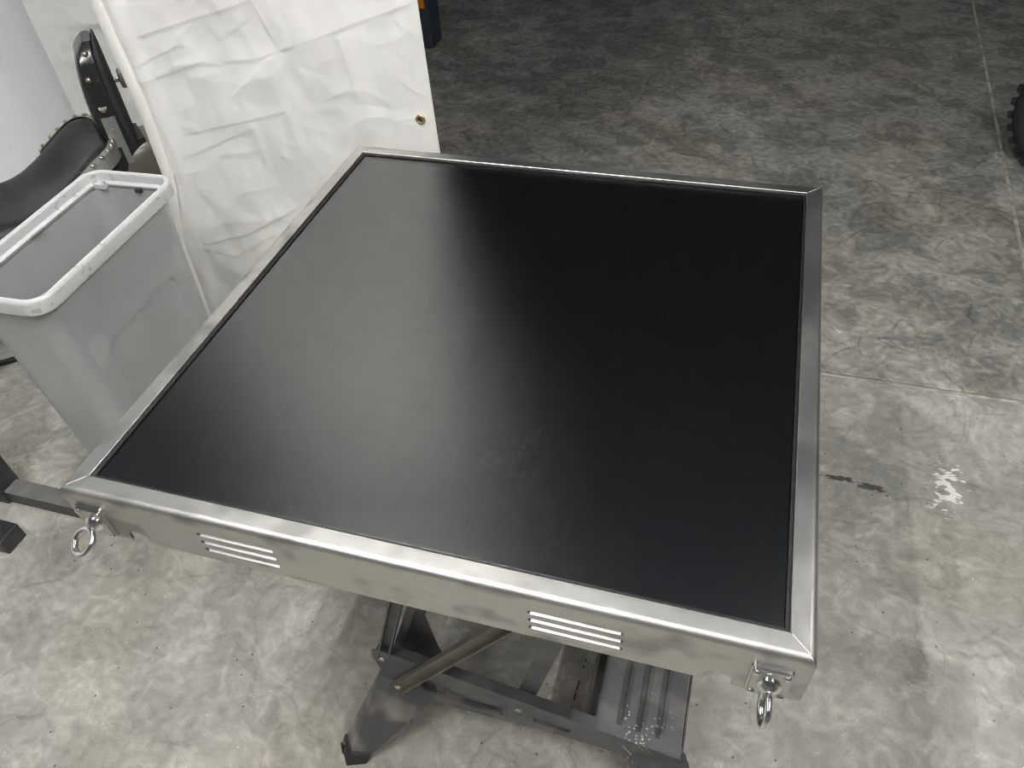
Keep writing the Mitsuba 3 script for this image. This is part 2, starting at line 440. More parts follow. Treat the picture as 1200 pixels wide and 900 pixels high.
SLOTS, NOTCH = [], []
for c in (-0.232, 0.232):
    for z in (0.8425, 0.8245, 0.8065):
        SLOTS.append((c, z))


def make_rail(side, cut):
    """one mitred rail; side: quarter turns from the front"""
    prof = rail_profile()
    m = prism(prof, 2 * H + 0.02, ([0, -1, 0], [0, 0, 1], [1, 0, 0]), (-H - 0.01, 0, 0))   # profile x -> -y, extruded along x
    man = mani(m)
    e = 0.00035
    wedge = prism(Polygon([(0, -0.0), (-H - 0.02, -H - 0.02), (H + 0.02, -H - 0.02)]).buffer(-e, join_style=2), 1.0, ([1, 0, 0], [0, 1, 0], [0, 0, 1]), (0, 0, 0.3))
    man = man ^ mani(wedge)
    if cut:
        for c, z in SLOTS:
            s = LineString([(c - 0.055, z), (c + 0.055, z)]).buffer(0.0040, quad_segs=6)
            man = man - mani(prism(s, 0.03, XZ, (0, -H - 0.01, 0)))
        for c in (-0.4045, 0.4045):
            s = Polygon([(c - 0.0165, LIPZ - 0.02), (c + 0.0165, LIPZ - 0.02), (c + 0.0165, LIPZ + 0.010), (c - 0.0165, LIPZ + 0.010)]).union(affinity.scale(Point(c, LIPZ + 0.010).buffer(0.0165), 1, 0.95))
            man = man - mani(prism(s, 0.03, XZ, (0, -H - 0.01, 0)))
    m = tri(man)
    m.apply_transform(trimesh.transformations.rotation_matrix(side * math.pi / 2, [0, 0, 1]))
    return m


for side, nm in enumerate(('front_rail', 'right_rail', 'back_rail', 'left_rail')):
    obj(f'{TAB}__{nm}', make_rail(side, side in (0, 2)), 'brushed_steel', smooth=25)
# pressed-in lower edges of the slots
for sgn, nm in ((-1, 'front_rail'), (1, 'back_rail')):
    for c, z in SLOTS:
        y0 = sgn * H
        obj(f'{TAB}__{nm}__slot_edge', hull([(c + a * x, y0 - sgn * yy, z + zz) for a in (-1, 1) for x, yy, zz in ((0.0555, 0.0004, -0.0040), (0.0555, 0.0075, -0.0004), (0.0555, 0.0075, -0.0050), (0.0555, 0.0004, -0.0048))]), 'bare_edge', smooth=False)
# burr lines where the mitres meet, coloured white for the glint of bare metal
for sx in (-1, 1):
    for sy in (-1, 1):
        a, b = np.array([sx * (H - B + 0.002), sy * (H - B + 0.002), ZT - 0.0003]), np.array([sx * (H - 0.008), sy * (H - 0.008), ZT - 0.0003])
        obj(f'{TAB}__mitre_seam', tube([a, b], 0.0006, 6), 'glint_white')
# screen glass, its black gasket and the pan that closes the box from below
si = H - B - 0.0058
obj(f'{TAB}__screen', rbox((-si, -si, ZT - 0.022), (si, si, ZT - 0.0068), 0.0010, 8), 'screen_black', label='black matt glass')
gp = sbox(-H + B + 0.0004, -H + B + 0.0004, H - B - 0.0004, H - B - 0.0004).difference(sbox(-si - 0.0008, -si - 0.0008, si + 0.0008, si + 0.0008))
obj(f'{TAB}__gasket', prism(gp, 0.012, ([1, 0, 0], [0, 1, 0], [0, 0, 1]), (0, 0, ZT - 0.0165)), 'gasket_black', smooth=False)
obj(f'{TAB}__back_pan', rbox((-0.45, -0.45, 0.7885), (0.45, 0.45, ZT - 0.028), 0.004), 'dark_inside')
# ledge that catches light behind the slots
for s in (-1, 1):
    obj(f'{TAB}__inner_angle', sbx((-0.46, s * 0.488 - 0.004, 0.7885), (0.46, s * 0.488 + 0.004, 0.794)), 'satin_steel', smooth=False)


def eye_plate(cx, ring_turn, ring_drop, lean):
    key = f'{TAB}__eye_plate'
    cz, w, h = 0.8185, 0.0235, 0.0315
    yo = -H
    p = sbox(cx - w, cz - h, cx + w, cz + h).buffer(-0.005).buffer(0.005, quad_segs=5)
    hs = [(cx + a * 0.0165, cz + b * 0.0235) for a in (-1, 1) for b in (-1, 1)]
    k = obj(key, prism(p, 0.004, XZ, (0, yo - 0.004, 0)), 'satin_steel', label='small stainless steel plate with an eye bolt')
    top = p.buffer(-0.0030)
    obj(k + '__face_plate', prism(top, 0.003, XZ, (0, yo - 0.007, 0)), 'satin_steel')
    for x, z in hs:
        obj(k + '__screw', lathe([(0, 0), (0.0042, 0), (0.0042, 0.0012), (0.0030, 0.0026), (0.0012, 0.0030), (0, 0.0030)], (x, yo - 0.007, z), (0, -1, 0), 16), 'polished_steel')
    # swivel boss and shank
    obj(k + '__boss', lathe([(0, 0), (0.0140, 0), (0.0140, 0.002), (0.0115, 0.006), (0.0070, 0.0095), (0.0055, 0.0100), (0, 0.010)], (cx, yo - 0.007, cz), (0, -1, 0), 28), 'polished_steel')
    # ring: shank leaves the boss and tips downwards
    d = np.array([lean, -math.cos(ring_drop), -math.sin(ring_drop)]); d /= np.linalg.norm(d)
    o = np.array([cx, yo - 0.0135, cz])
    R, r = 0.0185, 0.0048
    c = o + d * (0.005 + R)
    side = np.array(ring_turn, float); side -= d * (side @ d); side /= np.linalg.norm(side)
    th = np.linspace(0, 2 * np.pi, 40, endpoint=False)
    ring = tube([c + R * (np.cos(t) * d + np.sin(t) * side) for t in th], r, 14, closed=True)
    shank = tube([o - d * 0.004, o + d * 0.002, o + d * 0.005, o + d * 0.008], [0.0044, 0.0046, 0.0046, 0.0046], 14)
    obj(k + '__eye_ring', cat_(ring, shank), 'polished_steel', smooth=40)


eye_plate(-0.464, (0.95, 0.0, 0.30), 0.62, -0.30)
eye_plate(0.459, (0.10, -0.866, 0.488), 1.02, 0.0)

# ------------------------------------------------------------------ folding workbench under the screen
WB = 'folding_workbench'
tag(WB, 'dark grey pressed steel folding workbench with a ribbed step carrying the framed screen', 'workbench')
RT0, RT1 = (-0.186, 0.300), (0.408, 0.163)      # the side rail's upper edge


def rail_top(x):
    return RT0[1] + (x - RT0[0]) / (RT1[0] - RT0[0]) * (RT1[1] - RT0[1])


def side_frame(Y, s):
    """side member, legs and links of one end; s = -1 for the end towards the camera (outside is -y)"""
    def fr(off):
        return Y + s * off
    outline = Polygon([(-0.206, 0.268), (-0.202, 0.292), (-0.186, 0.300), (0.0, rail_top(0.0)), (0.2, rail_top(0.2)), (0.408, 0.163), (0.408, 0.112), (0.30, 0.112), (0.16, 0.122), (-0.06, 0.118), (-0.16, 0.126), (-0.184, 0.132)]).buffer(-0.006).buffer(0.006)
    sl1 = Polygon([(-0.118, 0.207), (-0.066, 0.213), (-0.042, 0.196), (0.050, 0.178), (0.054, 0.150), (-0.020, 0.156), (-0.104, 0.168)]).buffer(-0.004).buffer(0.009, quad_segs=4)
    sl2 = LineString([(0.122, 0.168), (0.186, 0.158)]).buffer(0.0075, quad_segs=4)
    face = outline.difference(sl1).difference(sl2)
    y0 = fr(0.0) if s > 0 else fr(0.003)
    k = obj(f'{WB}__side_rail', prism(face, 0.003, XZ, (0, min(fr(0), fr(0.003)), 0)), 'bench_steel', smooth=20)
    # folded-in flanges round the top edge and slot lips
    up = LineString([(-0.192, 0.297), (0.404, 0.1645)])
    fl = up.buffer(0.0022, cap_style=2)
    obj(k + '__top_flange', prism(fl, 0.020, XZ, (0, min(fr(0.001), fr(-0.019)), -0.001)), 'bench_steel', smooth=False)
    lo = LineString([(-0.15, 0.1265), (-0.06, 0.1195), (0.16, 0.1235), (0.30, 0.1135), (0.404, 0.1135)]).buffer(0.0022, cap_style=2)
    obj(k + '__bottom_flange', prism(lo, 0.020, XZ, (0, min(fr(0.001), fr(-0.019)), 0)), 'bench_steel', smooth=False)
    for sl in (sl1, sl2):
        lip = sl.buffer(0.0025).difference(sl)
        obj(k + '__slot_lip', prism(lip, 0.006, XZ, (0, min(fr(0.0045), fr(-0.0015)), 0)), 'bench_steel', smooth=20)
    for x, z in ((-0.186, 0.262), (0.090, 0.190)):
        obj(k + '__rivet', lathe([(0, 0), (0.0075, 0), (0.0068, 0.0015), (0.0040, 0.0024), (0.0030, 0.0014), (0, 0.0012)], (x, fr(0.003), z), (0, s, 0), 18), 'satin_steel')
    # raised band round the middle rivet
    for x in (0.062, 0.117):
        z1 = rail_top(x) - 0.006
        obj(k + '__stiffener', hull([(x + a, fr(b), z) for a in (-0.0022, 0.0022) for b in (0.001, 0.0042) for z in (0.124, z1)]), 'bench_steel', smooth=False)
    # splayed legs pressed to a V
    def leg(pts_top, pts_foot, lbl):
        kk = obj(f'{WB}__leg', hull([*pts_top, *pts_foot]), 'bench_steel', smooth=False)
        c = np.mean(pts_foot, 0)
        f2 = [np.array(p) for p in pts_foot]
        out = [c + (p - c) * 1.22 for p in f2]
        shoe = hull([*(np.array([p[0], p[1], 0.0]) for p in out), *(p + np.array([0, 0, 0.006]) for p in [o + (np.array(q) - o) * 0.10 for o, q in zip(out, [np.mean(pts_top, 0)] * len(out))])])
        obj(kk + '__foot_shoe', shoe, 'rubber', smooth=False)
        return kk
    lt = [(-0.200, fr(-0.012), 0.205), (-0.192, fr(-0.004), 0.180), (-0.150, fr(0.002), 0.112), (-0.085, fr(-0.002), 0.146), (-0.090, fr(-0.012), 0.160), (-0.14, fr(-0.035), 0.205)]
    lf = [(-0.282, fr(0.100), 0.020), (-0.258, fr(0.130), 0.004), (-0.226, fr(0.118), 0.004), (-0.222, fr(0.100), 0.012), (-0.25, fr(0.085), 0.012)]
    kl = leg(lt, lf, 'l')
    obj(kl + '__slot_hole', hull([(-0.2790, fr(0.1055), 0.040), (-0.2760, fr(0.1085), 0.042), (-0.2745, fr(0.1190), 0.016), (-0.2715, fr(0.1210), 0.018), (-0.270, fr(0.105), 0.030)]), 'dark_inside', smooth=False)
    rt = [(0.412, fr(-0.012), 0.160), (0.408, fr(-0.003), 0.130), (0.36, fr(0.000), 0.096), (0.290, fr(-0.002), 0.112), (0.285, fr(-0.012), 0.140), (0.35, fr(-0.035), 0.160)]
    rf = [(0.492, fr(0.085), 0.020), (0.468, fr(0.115), 0.004), (0.436, fr(0.103), 0.004), (0.432, fr(0.085), 0.012), (0.46, fr(0.070), 0.012)]
    leg(rt, rf, 'r')
    # long channel brace from the lower pivot up to the top beam
    def strut(a, b, w, d, y, name, matn, channel=False):
        a, b = np.array(a), np.array(b)
        t = (b - a) / np.linalg.norm(b - a); nn = np.array([-t[1], t[0]])
        ln = LineString([a, b]).buffer(w / 2, cap_style=1, quad_segs=5)
        m = [prism(ln, 0.0025, XZ, (0, y - 0.00125, 0))]
        if channel:
            for q in (-1, 1):
                e = LineString([a + nn * q * (w / 2 - 0.0015), b + nn * q * (w / 2 - 0.0015)]).buffer(0.0015, cap_style=2)
                m.append(prism(e, d, XZ, (0, min(y, y + s * d), 0)))
        return obj(f'{WB}__{name}', cat_(*m), matn, smooth=20)
    br = strut((-0.171, 0.155), (0.205, 0.715), 0.030, 0.012, fr(0.006), 'brace', 'bench_strut', True)
    obj(br + '__rivet', lathe([(0, 0), (0.0085, 0), (0.0075, 0.0025), (0.004, 0.005), (0, 0.0055)], (-0.168, fr(0.0072), 0.158), (0, s, 0), 18), 'nickel')
    strut((0.098, 0.205), (0.222, 0.715), 0.035, 0.010, fr(-0.022), 'link_bar', 'bench_steel')
    strut((-0.186, 0.255), (-0.055, 0.715), 0.024, 0.016, fr(-0.010), 'upright', 'bench_steel', True)
    # inner flared upright: an edge channel with a flaring web
    pu = Polygon([(-0.186, 0.205), (-0.112, 0.427), (-0.05, 0.615), (-0.02, 0.715), (0.012, 0.715), (-0.098, 0.380), (-0.086, 0.266), (-0.075, 0.205)])
    fu = obj(f'{WB}__flared_upright', prism(pu, 0.003, XZ, (0, min(fr(-0.048), fr(-0.051)), 0)), 'worn_black_lit_top', smooth=False)
    eu = LineString([(-0.184, 0.205), (-0.112, 0.427), (-0.05, 0.615), (-0.02, 0.715)]).buffer(0.0085, cap_style=2)
    obj(fu + '__edge_channel', prism(eu, 0.022, XZ, (0, min(fr(-0.036), fr(-0.058)), 0)), 'bench_steel', smooth=20)
    # beam under the jaws
    obj(f'{WB}__top_beam', rbox((-0.24, min(fr(0.0), fr(-0.05)), 0.700), (0.26, max(fr(0.0), fr(-0.05)), 0.7515), 0.004), 'bench_steel')


side_frame(-0.365, -1)
side_frame(0.305, 1)
# ribbed step between the two ends, sloping with the side rails
sl = (RT1[1] - RT0[1]) / (RT1[0] - RT0[0])


def step_panel():
    nx, ny = 90, 60
    xs, ys = np.linspace(0.238, 0.402, nx), np.linspace(-0.360, 0.300, ny)
    X, Y = np.meshgrid(xs, ys, indexing='ij')
    Z = np.array(rail_top(X)) - 0.008
    for cx in (0.283, 0.320, 0.3575):
        ends = np.clip(np.minimum((Y + 0.340) / 0.014, (0.280 - Y) / 0.014), 0, 1)
        Z = Z - 0.0050 * np.exp(-((X - cx) / 0.0034) ** 2) * ends + 0.0016 * np.exp(-((X - cx - 0.0075) / 0.003) ** 2) * ends
    P = np.stack([X, Y, Z], -1)
    return thick_grid(P, np.broadcast_to([0, 0, 1.0], P.shape), 0.003)


st = obj(f'{WB}__step', step_panel(), 'bench_steel', smooth=40, label='ribbed step panel')
zl = rail_top(0.238) - 0.008
obj(f'{WB}__step__inner_flange', cat_(sbx((0.2365, -0.360, zl - 0.034), (0.2395, 0.300, zl)), sbx((0.213, -0.360, zl - 0.036), (0.2395, 0.300, zl - 0.034)), sbx((0.213, -0.360, zl - 0.036), (0.2142, 0.300, zl - 0.020))), 'bench_steel', smooth=False)
zr = rail_top(0.404) - 0.008
obj(f'{WB}__step__front_flange', sbx((0.4055, -0.366, 0.100), (0.4085, 0.306, zr + 0.004)), 'bench_steel', smooth=False)
# jaws
for i, (a, b) in enumerate(((-0.235, -0.02), (0.03, 0.245))):
    obj(f'{WB}__jaw', rbox((a, -0.40, 0.7515), (b, 0.34, 0.7880), 0.004), 'bench_wood')

# ------------------------------------------------------------------ white tarps
def crease_field(X, Z, lines, rng):
    """sum of soft folds: each line is a list of (x, z) knots with (height, width)"""
    D = np.zeros_like(X)
    for pts, h, w in lines:
        pts = np.array(pts, float)
        for a, b in zip(pts[:-1], pts[1:]):
            d = b - a; L = np.linalg.norm(d); t = d / L; nrm = np.array([-t[1], t[0]])
            u = (X - a[0]) * t[0] + (Z - a[1]) * t[1]
            v = (X - a[0]) * nrm[0] + (Z - a[1]) * nrm[1]
            env = 1 / (1 + np.exp(-(u + 0.006) / 0.006)) / (1 + np.exp(-(L + 0.006 - u) / 0.006))
            prof = np.where(v > 0, np.exp(-v / (w * 1.7)), np.exp(v / (w * 0.35)))
            D = np.maximum(D, h * env * prof) if h > 0 else np.minimum(D, h * env * prof)
    return D


FRONT_CREASES = [([(-1.25, .885), (-1.17, .902), (-1.018, .949), (-.963, .941)], .011, .020), ([(-1.21, .935), (-1.06, .99)], .008, .018),
                 ([(-1.013, .945), (-.86, .962), (-.592, 1.05), (-.42, 1.105)], .010, .022), ([(-.83, 1.12), (-.788, .987), (-.956, .864)], .010, .030),
                 ([(-1.137, .745), (-.916, .802), (-.726, .853), (-.592, .908)], .007, .018), ([(-1.166, .675), (-.924, .777)], .007, .018),
                 ([(-.924, .777), (-.925, .661)], .005, .012), ([(-1.215, .38), (-1.073, .42), (-.878, .527)], .009, .018),
                 ([(-1.248, .366), (-1.129, .337), (-.972, .433)], .006, .014), ([(-.92, .6), (-.95, .504)], .006, .014),
                 ([(-1.165, 1.01), (-.942, 1.07), (-.80, 1.11)], .009, .020), ([(-.567, .806), (-.422, .84)], .005, .012),
                 ([(-.62, 1.02), (-.60, .86), (-.66, .70)], .012, .050), ([(-.72, 1.2), (-.74, .95), (-.86, .70)], .010, .060),
                 ([(-1.18, 1.16), (-.9, 1.21), (-.6, 1.19)], .009, .02), ([(-1.2, 1.36), (-.8, 1.42), (-.45, 1.39)], .010, .025), ([(-1.1, 1.62), (-.7, 1.66), (-.5, 1.70)], .010, .025),
                 ([(-.47, 1.06), (-.435, 1.03)], .007, .008), ([(-.475, .99), (-.44, .96)], .007, .008), ([(-.47, .91), (-.43, .885)], .006, .008), ([(-.47, 1.09), (-.45, .93)], .004, .010)]
rng = np.random.default_rng(5)
for _ in range(26):
    x, z = rng.uniform(-1.2, -0.5), rng.uniform(0.3, 2.2)
    L, a = rng.uniform(0.06, 0.22), rng.normal(0.25, 0.35)
    FRONT_CREASES.append(([(x, z), (x + L * math.cos(a), z + L * math.sin(a))], rng.uniform(.002, .005), rng.uniform(.008, .018)))
TTOP = 2.78


def front_sheet(t, z):
    """centre line of the front tarp in plan: t 0 at the hem, 1 at the right edge"""
    k = np.clip((1.10 - z) / 0.95, -1.5, 1.2)
    xl = -1.232 - 0.045 * k
    xr = -0.415 + 0.018 * k
    xl = xl - 0.022 * np.clip((z - 0.82) / 0.27, 0, 1.5) - 0.055 * np.clip((0.60 - z) / 0.22, 0, 1)
    x = xl + t * (xr - xl)
    y = 0.70 + 0.05 * t
    return x, y


ZROWS = np.r_[np.linspace(0.012, 0.25, 40)[:-1], np.linspace(0.25, 1.25, 330)[:-1], np.linspace(1.25, TTOP, 130)]


def crumple(X, Z, seed):
    """ridged noise: sharp little folds between flat facets"""
    out = 0
    for k, (sc, amp) in enumerate(((4.5, 0.0080), (9.5, 0.0040), (21.0, 0.0013))):
        q = np.stack([X * sc * 0.8 + 0.3 * Z * sc, Z * sc * 1.25 - 0.35 * X * sc, 0 * X + seed + k], -1)
        out = out + amp * (1 - np.abs(2 * meshkit.fbm(q, 2, seed + k) - 1)) ** 2.2
    return out


def make_front():
    nt = 300
    t, z = np.linspace(0, 1, nt), ZROWS
    Tt, Z = np.meshgrid(t, z, indexing='ij')
    X, Y = front_sheet(Tt, Z)
    q = np.stack([X * 3.2, Z * 1.6, 0 * X], -1)
    D = 0.040 * (meshkit.fbm(q, 3, 11) - 0.5) + 0.016 * (meshkit.fbm(q * 3.1, 3, 4) - 0.5)
    D += 0.29 * crease_field(X, Z, FRONT_CREASES, rng) + 0.42 * crumple(X, Z, 7)
    hem = np.exp(-(Tt / 0.05) ** 2)
    D = D * (1 - 0.7 * hem) + 0.012 * np.exp(-((Tt - 0.055) / 0.035) ** 2)
    D *= 0.25 + 0.75 * np.clip((1 - Tt) / 0.06, 0, 1)
    Y = Y - D
    return np.stack([X, Y, Z], -1)


TARP = 'hanging_tarp'
tag(TARP, 'creased white vinyl tarp with a brass grommet hanging behind the framed screen', 'tarp')
P = make_front()
obj(f'{TARP}__sheet', thick_grid(P, np.broadcast_to([0, -1.0, 0], P.shape), 0.0012), 'white_vinyl', smooth=True)
# rolled hem down the left edge
hz = np.linspace(0.012, TTOP, 60)
hx, hy = front_sheet(np.zeros_like(hz), hz)
wv = 0.006 * (meshkit.noise(np.c_[hz * 5, hz * 0, hz * 0], 2) - 0.5)
hp = np.c_[hx + 0.012 + wv, hy - 0.004, hz]
a1 = tube(hp, 0.019, 12)
a1.vertices[:, 1] = hy.mean() - 0.006 + (a1.vertices[:, 1] - hy.mean()) * 0.55
obj(f'{TARP}__hem', a1, 'vinyl_hem', smooth=40)
# brass grommets down the right edge, one of them in view
for zz in (0.30, 0.828, 1.36, 1.89):
    gx, gy = front_sheet(np.array(0.955), np.array(zz))
    i0, j0 = int(round(0.955 * 299)), int(np.argmin(np.abs(ZROWS - zz)))
    gy = P[i0, j0, 1]; gx = P[i0, j0, 0]
    th = np.linspace(0, 2 * np.pi, 28, endpoint=False)
    ring = tube([(gx + 0.0095 * math.cos(a), gy - 0.001, zz + 0.0095 * math.sin(a)) for a in th], 0.0036, 10, closed=True)
    gk = obj(f'{TARP}__grommet', ring, 'brass', smooth=40, label='brass grommet')
    obj(f'{gk}__hole', lathe([(0, 0), (0.0075, 0), (0.0075, 0.002), (0, 0.002)], (gx, gy - 0.0005, zz), (0, -1, 0), 20), 'dark_inside')

# second tarp further back, seen left of the hem
BACK_CREASES = [([(-2.27, .79), (-2.22, .755), (-2.13, .74), (-1.97, .76), (-1.7, .74)], .014, .02), ([(-2.24, .88), (-2.05, .90), (-1.8, .88)], .009, .02), ([(-2.26, .80), (-2.16, .66)], .012, .03), ([(-2.2, 1.1), (-1.8, 1.13)], .01, .025),
                ([(-2.2, .62), (-2.0, .55), (-1.7, .58)], .009, .02), ([(-2.2, 1.35), (-1.6, 1.41)], .01, .025), ([(-2.12, .80), (-2.09, .785)], .006, .008)]


def make_back():
    nt, nz = 160, 260
    t, z = np.linspace(0, 1, nt), np.linspace(0.012, TTOP, nz)
    Tt, Z = np.meshgrid(t, z, indexing='ij')
    X = -2.262 + 0.008 * Z * 0 + Tt * 1.25
    Y = 1.40 + 0 * Tt
    q = np.stack([X * 3.0, Z * 1.5, 0 * X + 3.3], -1)
    D = 0.045 * (meshkit.fbm(q, 3, 21) - 0.5) + 0.012 * (meshkit.fbm(q * 3.1, 3, 24) - 0.5) + 0.5 * crease_field(X, Z, BACK_CREASES, rng) + 0.9 * crumple(X, Z, 17)
    D *= 0.2 + 0.8 * np.clip(Tt / 0.05, 0, 1)
    return np.stack([X, Y - D, Z], -1)


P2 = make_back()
obj('rear_tarp', thick_grid(P2, np.broadcast_to([0, -1.0, 0], P2.shape), 0.0012), 'brightened_vinyl', smooth=True,
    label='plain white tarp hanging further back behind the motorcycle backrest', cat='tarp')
# rods the tarps hang from
for k, (a, b) in {'front': ((-1.30, 0.70, TTOP + 0.012), (-0.30, 0.755, TTOP + 0.012)), 'rear': ((-2.35, 1.40, TTOP + 0.012), (-0.95, 1.40, TTOP + 0.012))}.items():
    rd = 'tarp_rod' if k == 'front' else 'tarp_rod_001'
    obj(f'{rd}__bar', tube([a, b], 0.0125, 12), 'satin_steel')
    for f in (0.1, 0.9):
        q = np.array(a) + f * (np.array(b) - np.array(a))
        obj(f'{rd}__hanger', tube([q, (q[0], q[1], CZ)], 0.003, 8), 'satin_steel')
    tag(rd, 'steel rod carrying the %s' % ('creased tarp with the grommet' if k == 'front' else 'plain rear tarp'), 'rod')

# ------------------------------------------------------------------ grey storage bin
BIN = 'storage_bin'
tag(BIN, 'open grey plastic bin with a pale rounded rim standing left of the table', 'bin')
bc, brot = np.array([-1.135, 0.214]), math.radians(2.0)
BW, BL, BH = 0.262, 0.530, 0.760       # over the rim


def bin_xy(p):
    c, s = math.cos(brot), math.sin(brot)
    return np.array([[c, -s], [s, c]])


def rr(w, l, r, n=8):
    """rounded rectangle as points, counterclockwise"""
    pts = []
    for cx, cy, a0 in ((w / 2 - r, l / 2 - r, 0), (-w / 2 + r, l / 2 - r, 90), (-w / 2 + r, -l / 2 + r, 180), (w / 2 - r, -l / 2 + r, 270)):
        for a in np.linspace(a0, a0 + 90, n):
            pts.append((cx + r * math.cos(math.radians(a)), cy + r * math.sin(math.radians(a))))
    # densify the straight runs
    out = []
    P = np.array(pts)
    for a, b in zip(P, np.roll(P, -1, 0)):
        m = max(1, int(np.linalg.norm(b - a) / 0.012))
        for q in range(m):
            out.append(a + (b - a) * q / m)
    return np.array(out)


def loft(levels, n=0):
    """levels: (w, l, r, z) rings joined bottom to top; every ring has the same number of points"""
    base = rr(BW, BL, 0.05)
    ang = None
    rings = []
    for w, l, r, z in levels:
        q = base.copy()
        # map the base rounded rectangle to another one by shifting its quadrants
        sx, sy = np.sign(q[:, 0]), np.sign(q[:, 1])
        fx = np.clip((np.abs(q[:, 0]) - (BW / 2 - 0.05)) / 0.05, 0, None); fy = np.clip((np.abs(q[:, 1]) - (BL / 2 - 0.05)) / 0.05, 0, None)
        ix = np.minimum(np.abs(q[:, 0]), BW / 2 - 0.05) / (BW / 2 - 0.05); iy = np.minimum(np.abs(q[:, 1]), BL / 2 - 0.05) / (BL / 2 - 0.05)
        nx, ny = sx * (ix * (w / 2 - r) + fx * r), sy * (iy * (l / 2 - r) + fy * r)
        rings.append(np.c_[nx, ny, np.full(len(nx), z)])
    return np.stack(rings, 0)


def to_bin(P):
    c, s = math.cos(brot), math.sin(brot)
    Q = P.copy()
    Q[..., 0] = bc[0] + c * P[..., 0] - s * P[..., 1]
    Q[..., 1] = bc[1] + s * P[..., 0] + c * P[..., 1]
    return Q


def skin(P, cap0=False):
    a, b = P.shape[:2]
    P = np.concatenate([P, P[:, :1]], 1)
    m = grid(P)
    if cap0:
        ring = P[0, :-1]
        c = ring.mean(0)
        k = len(m.vertices)
        V = np.vstack([m.vertices, ring, c])
        n = len(ring)
        F = [[k + n, k + i, k + (i + 1) % n] for i in range(n)]
        m = trimesh.Trimesh(V, np.vstack([m.faces, F]), process=False)
    return m


lev = []
nlev = 150
for i in range(nlev + 1):
    f = i / nlev
    z = 0.005 + f * (BH - 0.038 - 0.005)
    ins = 0.044 - 0.023 * f
    lev.append((BW - 2 * ins, BL - 2 * ins, 0.048, z))
outer = loft(lev)
# recessed grip panel in the long sides: tapered rounded outline
X, Yb, Zb = outer[..., 0], outer[..., 1], outer[..., 2]
on = np.abs(X) > (np.abs(X).max(1, keepdims=True) - 1e-4)
qx, qz = np.abs(Yb) - 0.150 + 0.035, np.abs(Zb - 0.3225) - 0.2225 + 0.035
d = 0.035 - (np.hypot(np.maximum(qx, 0), np.maximum(qz, 0)) + np.minimum(np.maximum(qx, qz), 0))
rec = np.clip(d / 0.042, 0, 1); rec = rec * rec * (3 - 2 * rec)
edge = np.exp(-((d + 0.012) / 0.012) ** 2)
outer[..., 0] = X - np.sign(X) * np.where(on, 0.019 * rec, 0)
inner = loft([(w - 0.007, l - 0.007, r - 0.0035, z) for w, l, r, z in lev])
inner[..., 2] = np.maximum(inner[..., 2], 0.012)
om, im = skin(to_bin(outer), True), skin(to_bin(inner), True)
if om.face_normals[: 200].dot(np.array([0, 0, 1.0])).size:
    im.invert()
obj(f'{BIN}__body', cat_(om, im), 'bin_plastic', smooth=35)
# rim: rolled profile running round, with a ledge inside
prof = [(-0.0225, 0.722), (-0.0190, 0.7215), (-0.0005, 0.724), (0.0, 0.728), (0.0, 0.751), (-0.002, 0.757), (-0.006, 0.760), (-0.011, 0.760), (-0.0150, 0.757), (-0.0165, 0.752), (-0.0175, 0.737), (-0.0245, 0.734), (-0.0265, 0.7325), (-0.0265, 0.728), (-0.0225, 0.722)]
R = loft([(BW + 2 * o, BL + 2 * o, 0.050 + o, z) for o, z in prof])
rm = skin(to_bin(R))
obj(f'{BIN}__rim', rm, 'bin_rim_plastic', smooth=35, label='pale rounded rim')
# hinge clip, slots in the inside of the rim


def bin_part(name, lo, hi, m, **k):
    q = rbox(lo, hi, 0.0015)
    q.vertices = to_bin(q.vertices)
    return obj(f'{BIN}__{name}', q, m, **k)


h0 = bin_part('hinge_clip', (-BW / 2 + 0.0245, BL / 2 - 0.040, 0.722), (-BW / 2 + 0.060, BL / 2 - 0.0225, 0.7375), 'bin_rim_plastic')
for dx in (0.005, 0.030):
    q = lathe([(0, 0), (0.0045, 0), (0.0045, 0.003), (0.003, 0.005), (0, 0.005)], (0, 0, 0), (0, 0, 1), 14)
    q.vertices = to_bin(q.vertices + np.array([-BW / 2 + 0.026 + dx, BL / 2 - 0.032, 0.7365]))
    obj(h0 + '__rivet', q, 'satin_steel')
bin_part('rim_slot', (0.010, BL / 2 - 0.0320, 0.716), (0.028, BL / 2 - 0.0225, 0.7275), 'dark_inside')
bin_part('rim_slot', (-BW / 2 + 0.0225, -0.012, 0.726), (-BW / 2 + 0.0300, 0.030, 0.7335), 'grey_trim')

# ------------------------------------------------------------------ motorcycle behind the bin
MC = 'motorcycle'
tag(MC, 'parked motorcycle with studded black leather seat and backrest behind the grey bin', 'motorcycle')
mf = np.array([-0.660, -0.7513]); mlft = np.array([0.7513, -0.660])   # forward and the bike's left, in plan
mo = np.array([-1.516, 0.793])                                     # below the rear end of the seat


def bike(P):
    P = np.asarray(P, float)
    Q = np.empty_like(P)
    Q[..., :2] = mo + P[..., :1] * mf + P[..., 1:2] * mlft
    Q[..., 2] = P[..., 2]
    return Q


def bk(name, mesh, m, smooth=30, **k):
    mesh = mesh.copy()
    mesh.vertices = bike(mesh.vertices)
    if np.cross(np.r_[mf, 0], np.r_[mlft, 0])[2] < 0:
        mesh.invert()
    return obj(f'{MC}__{name}', mesh, m, smooth=smooth, **k)


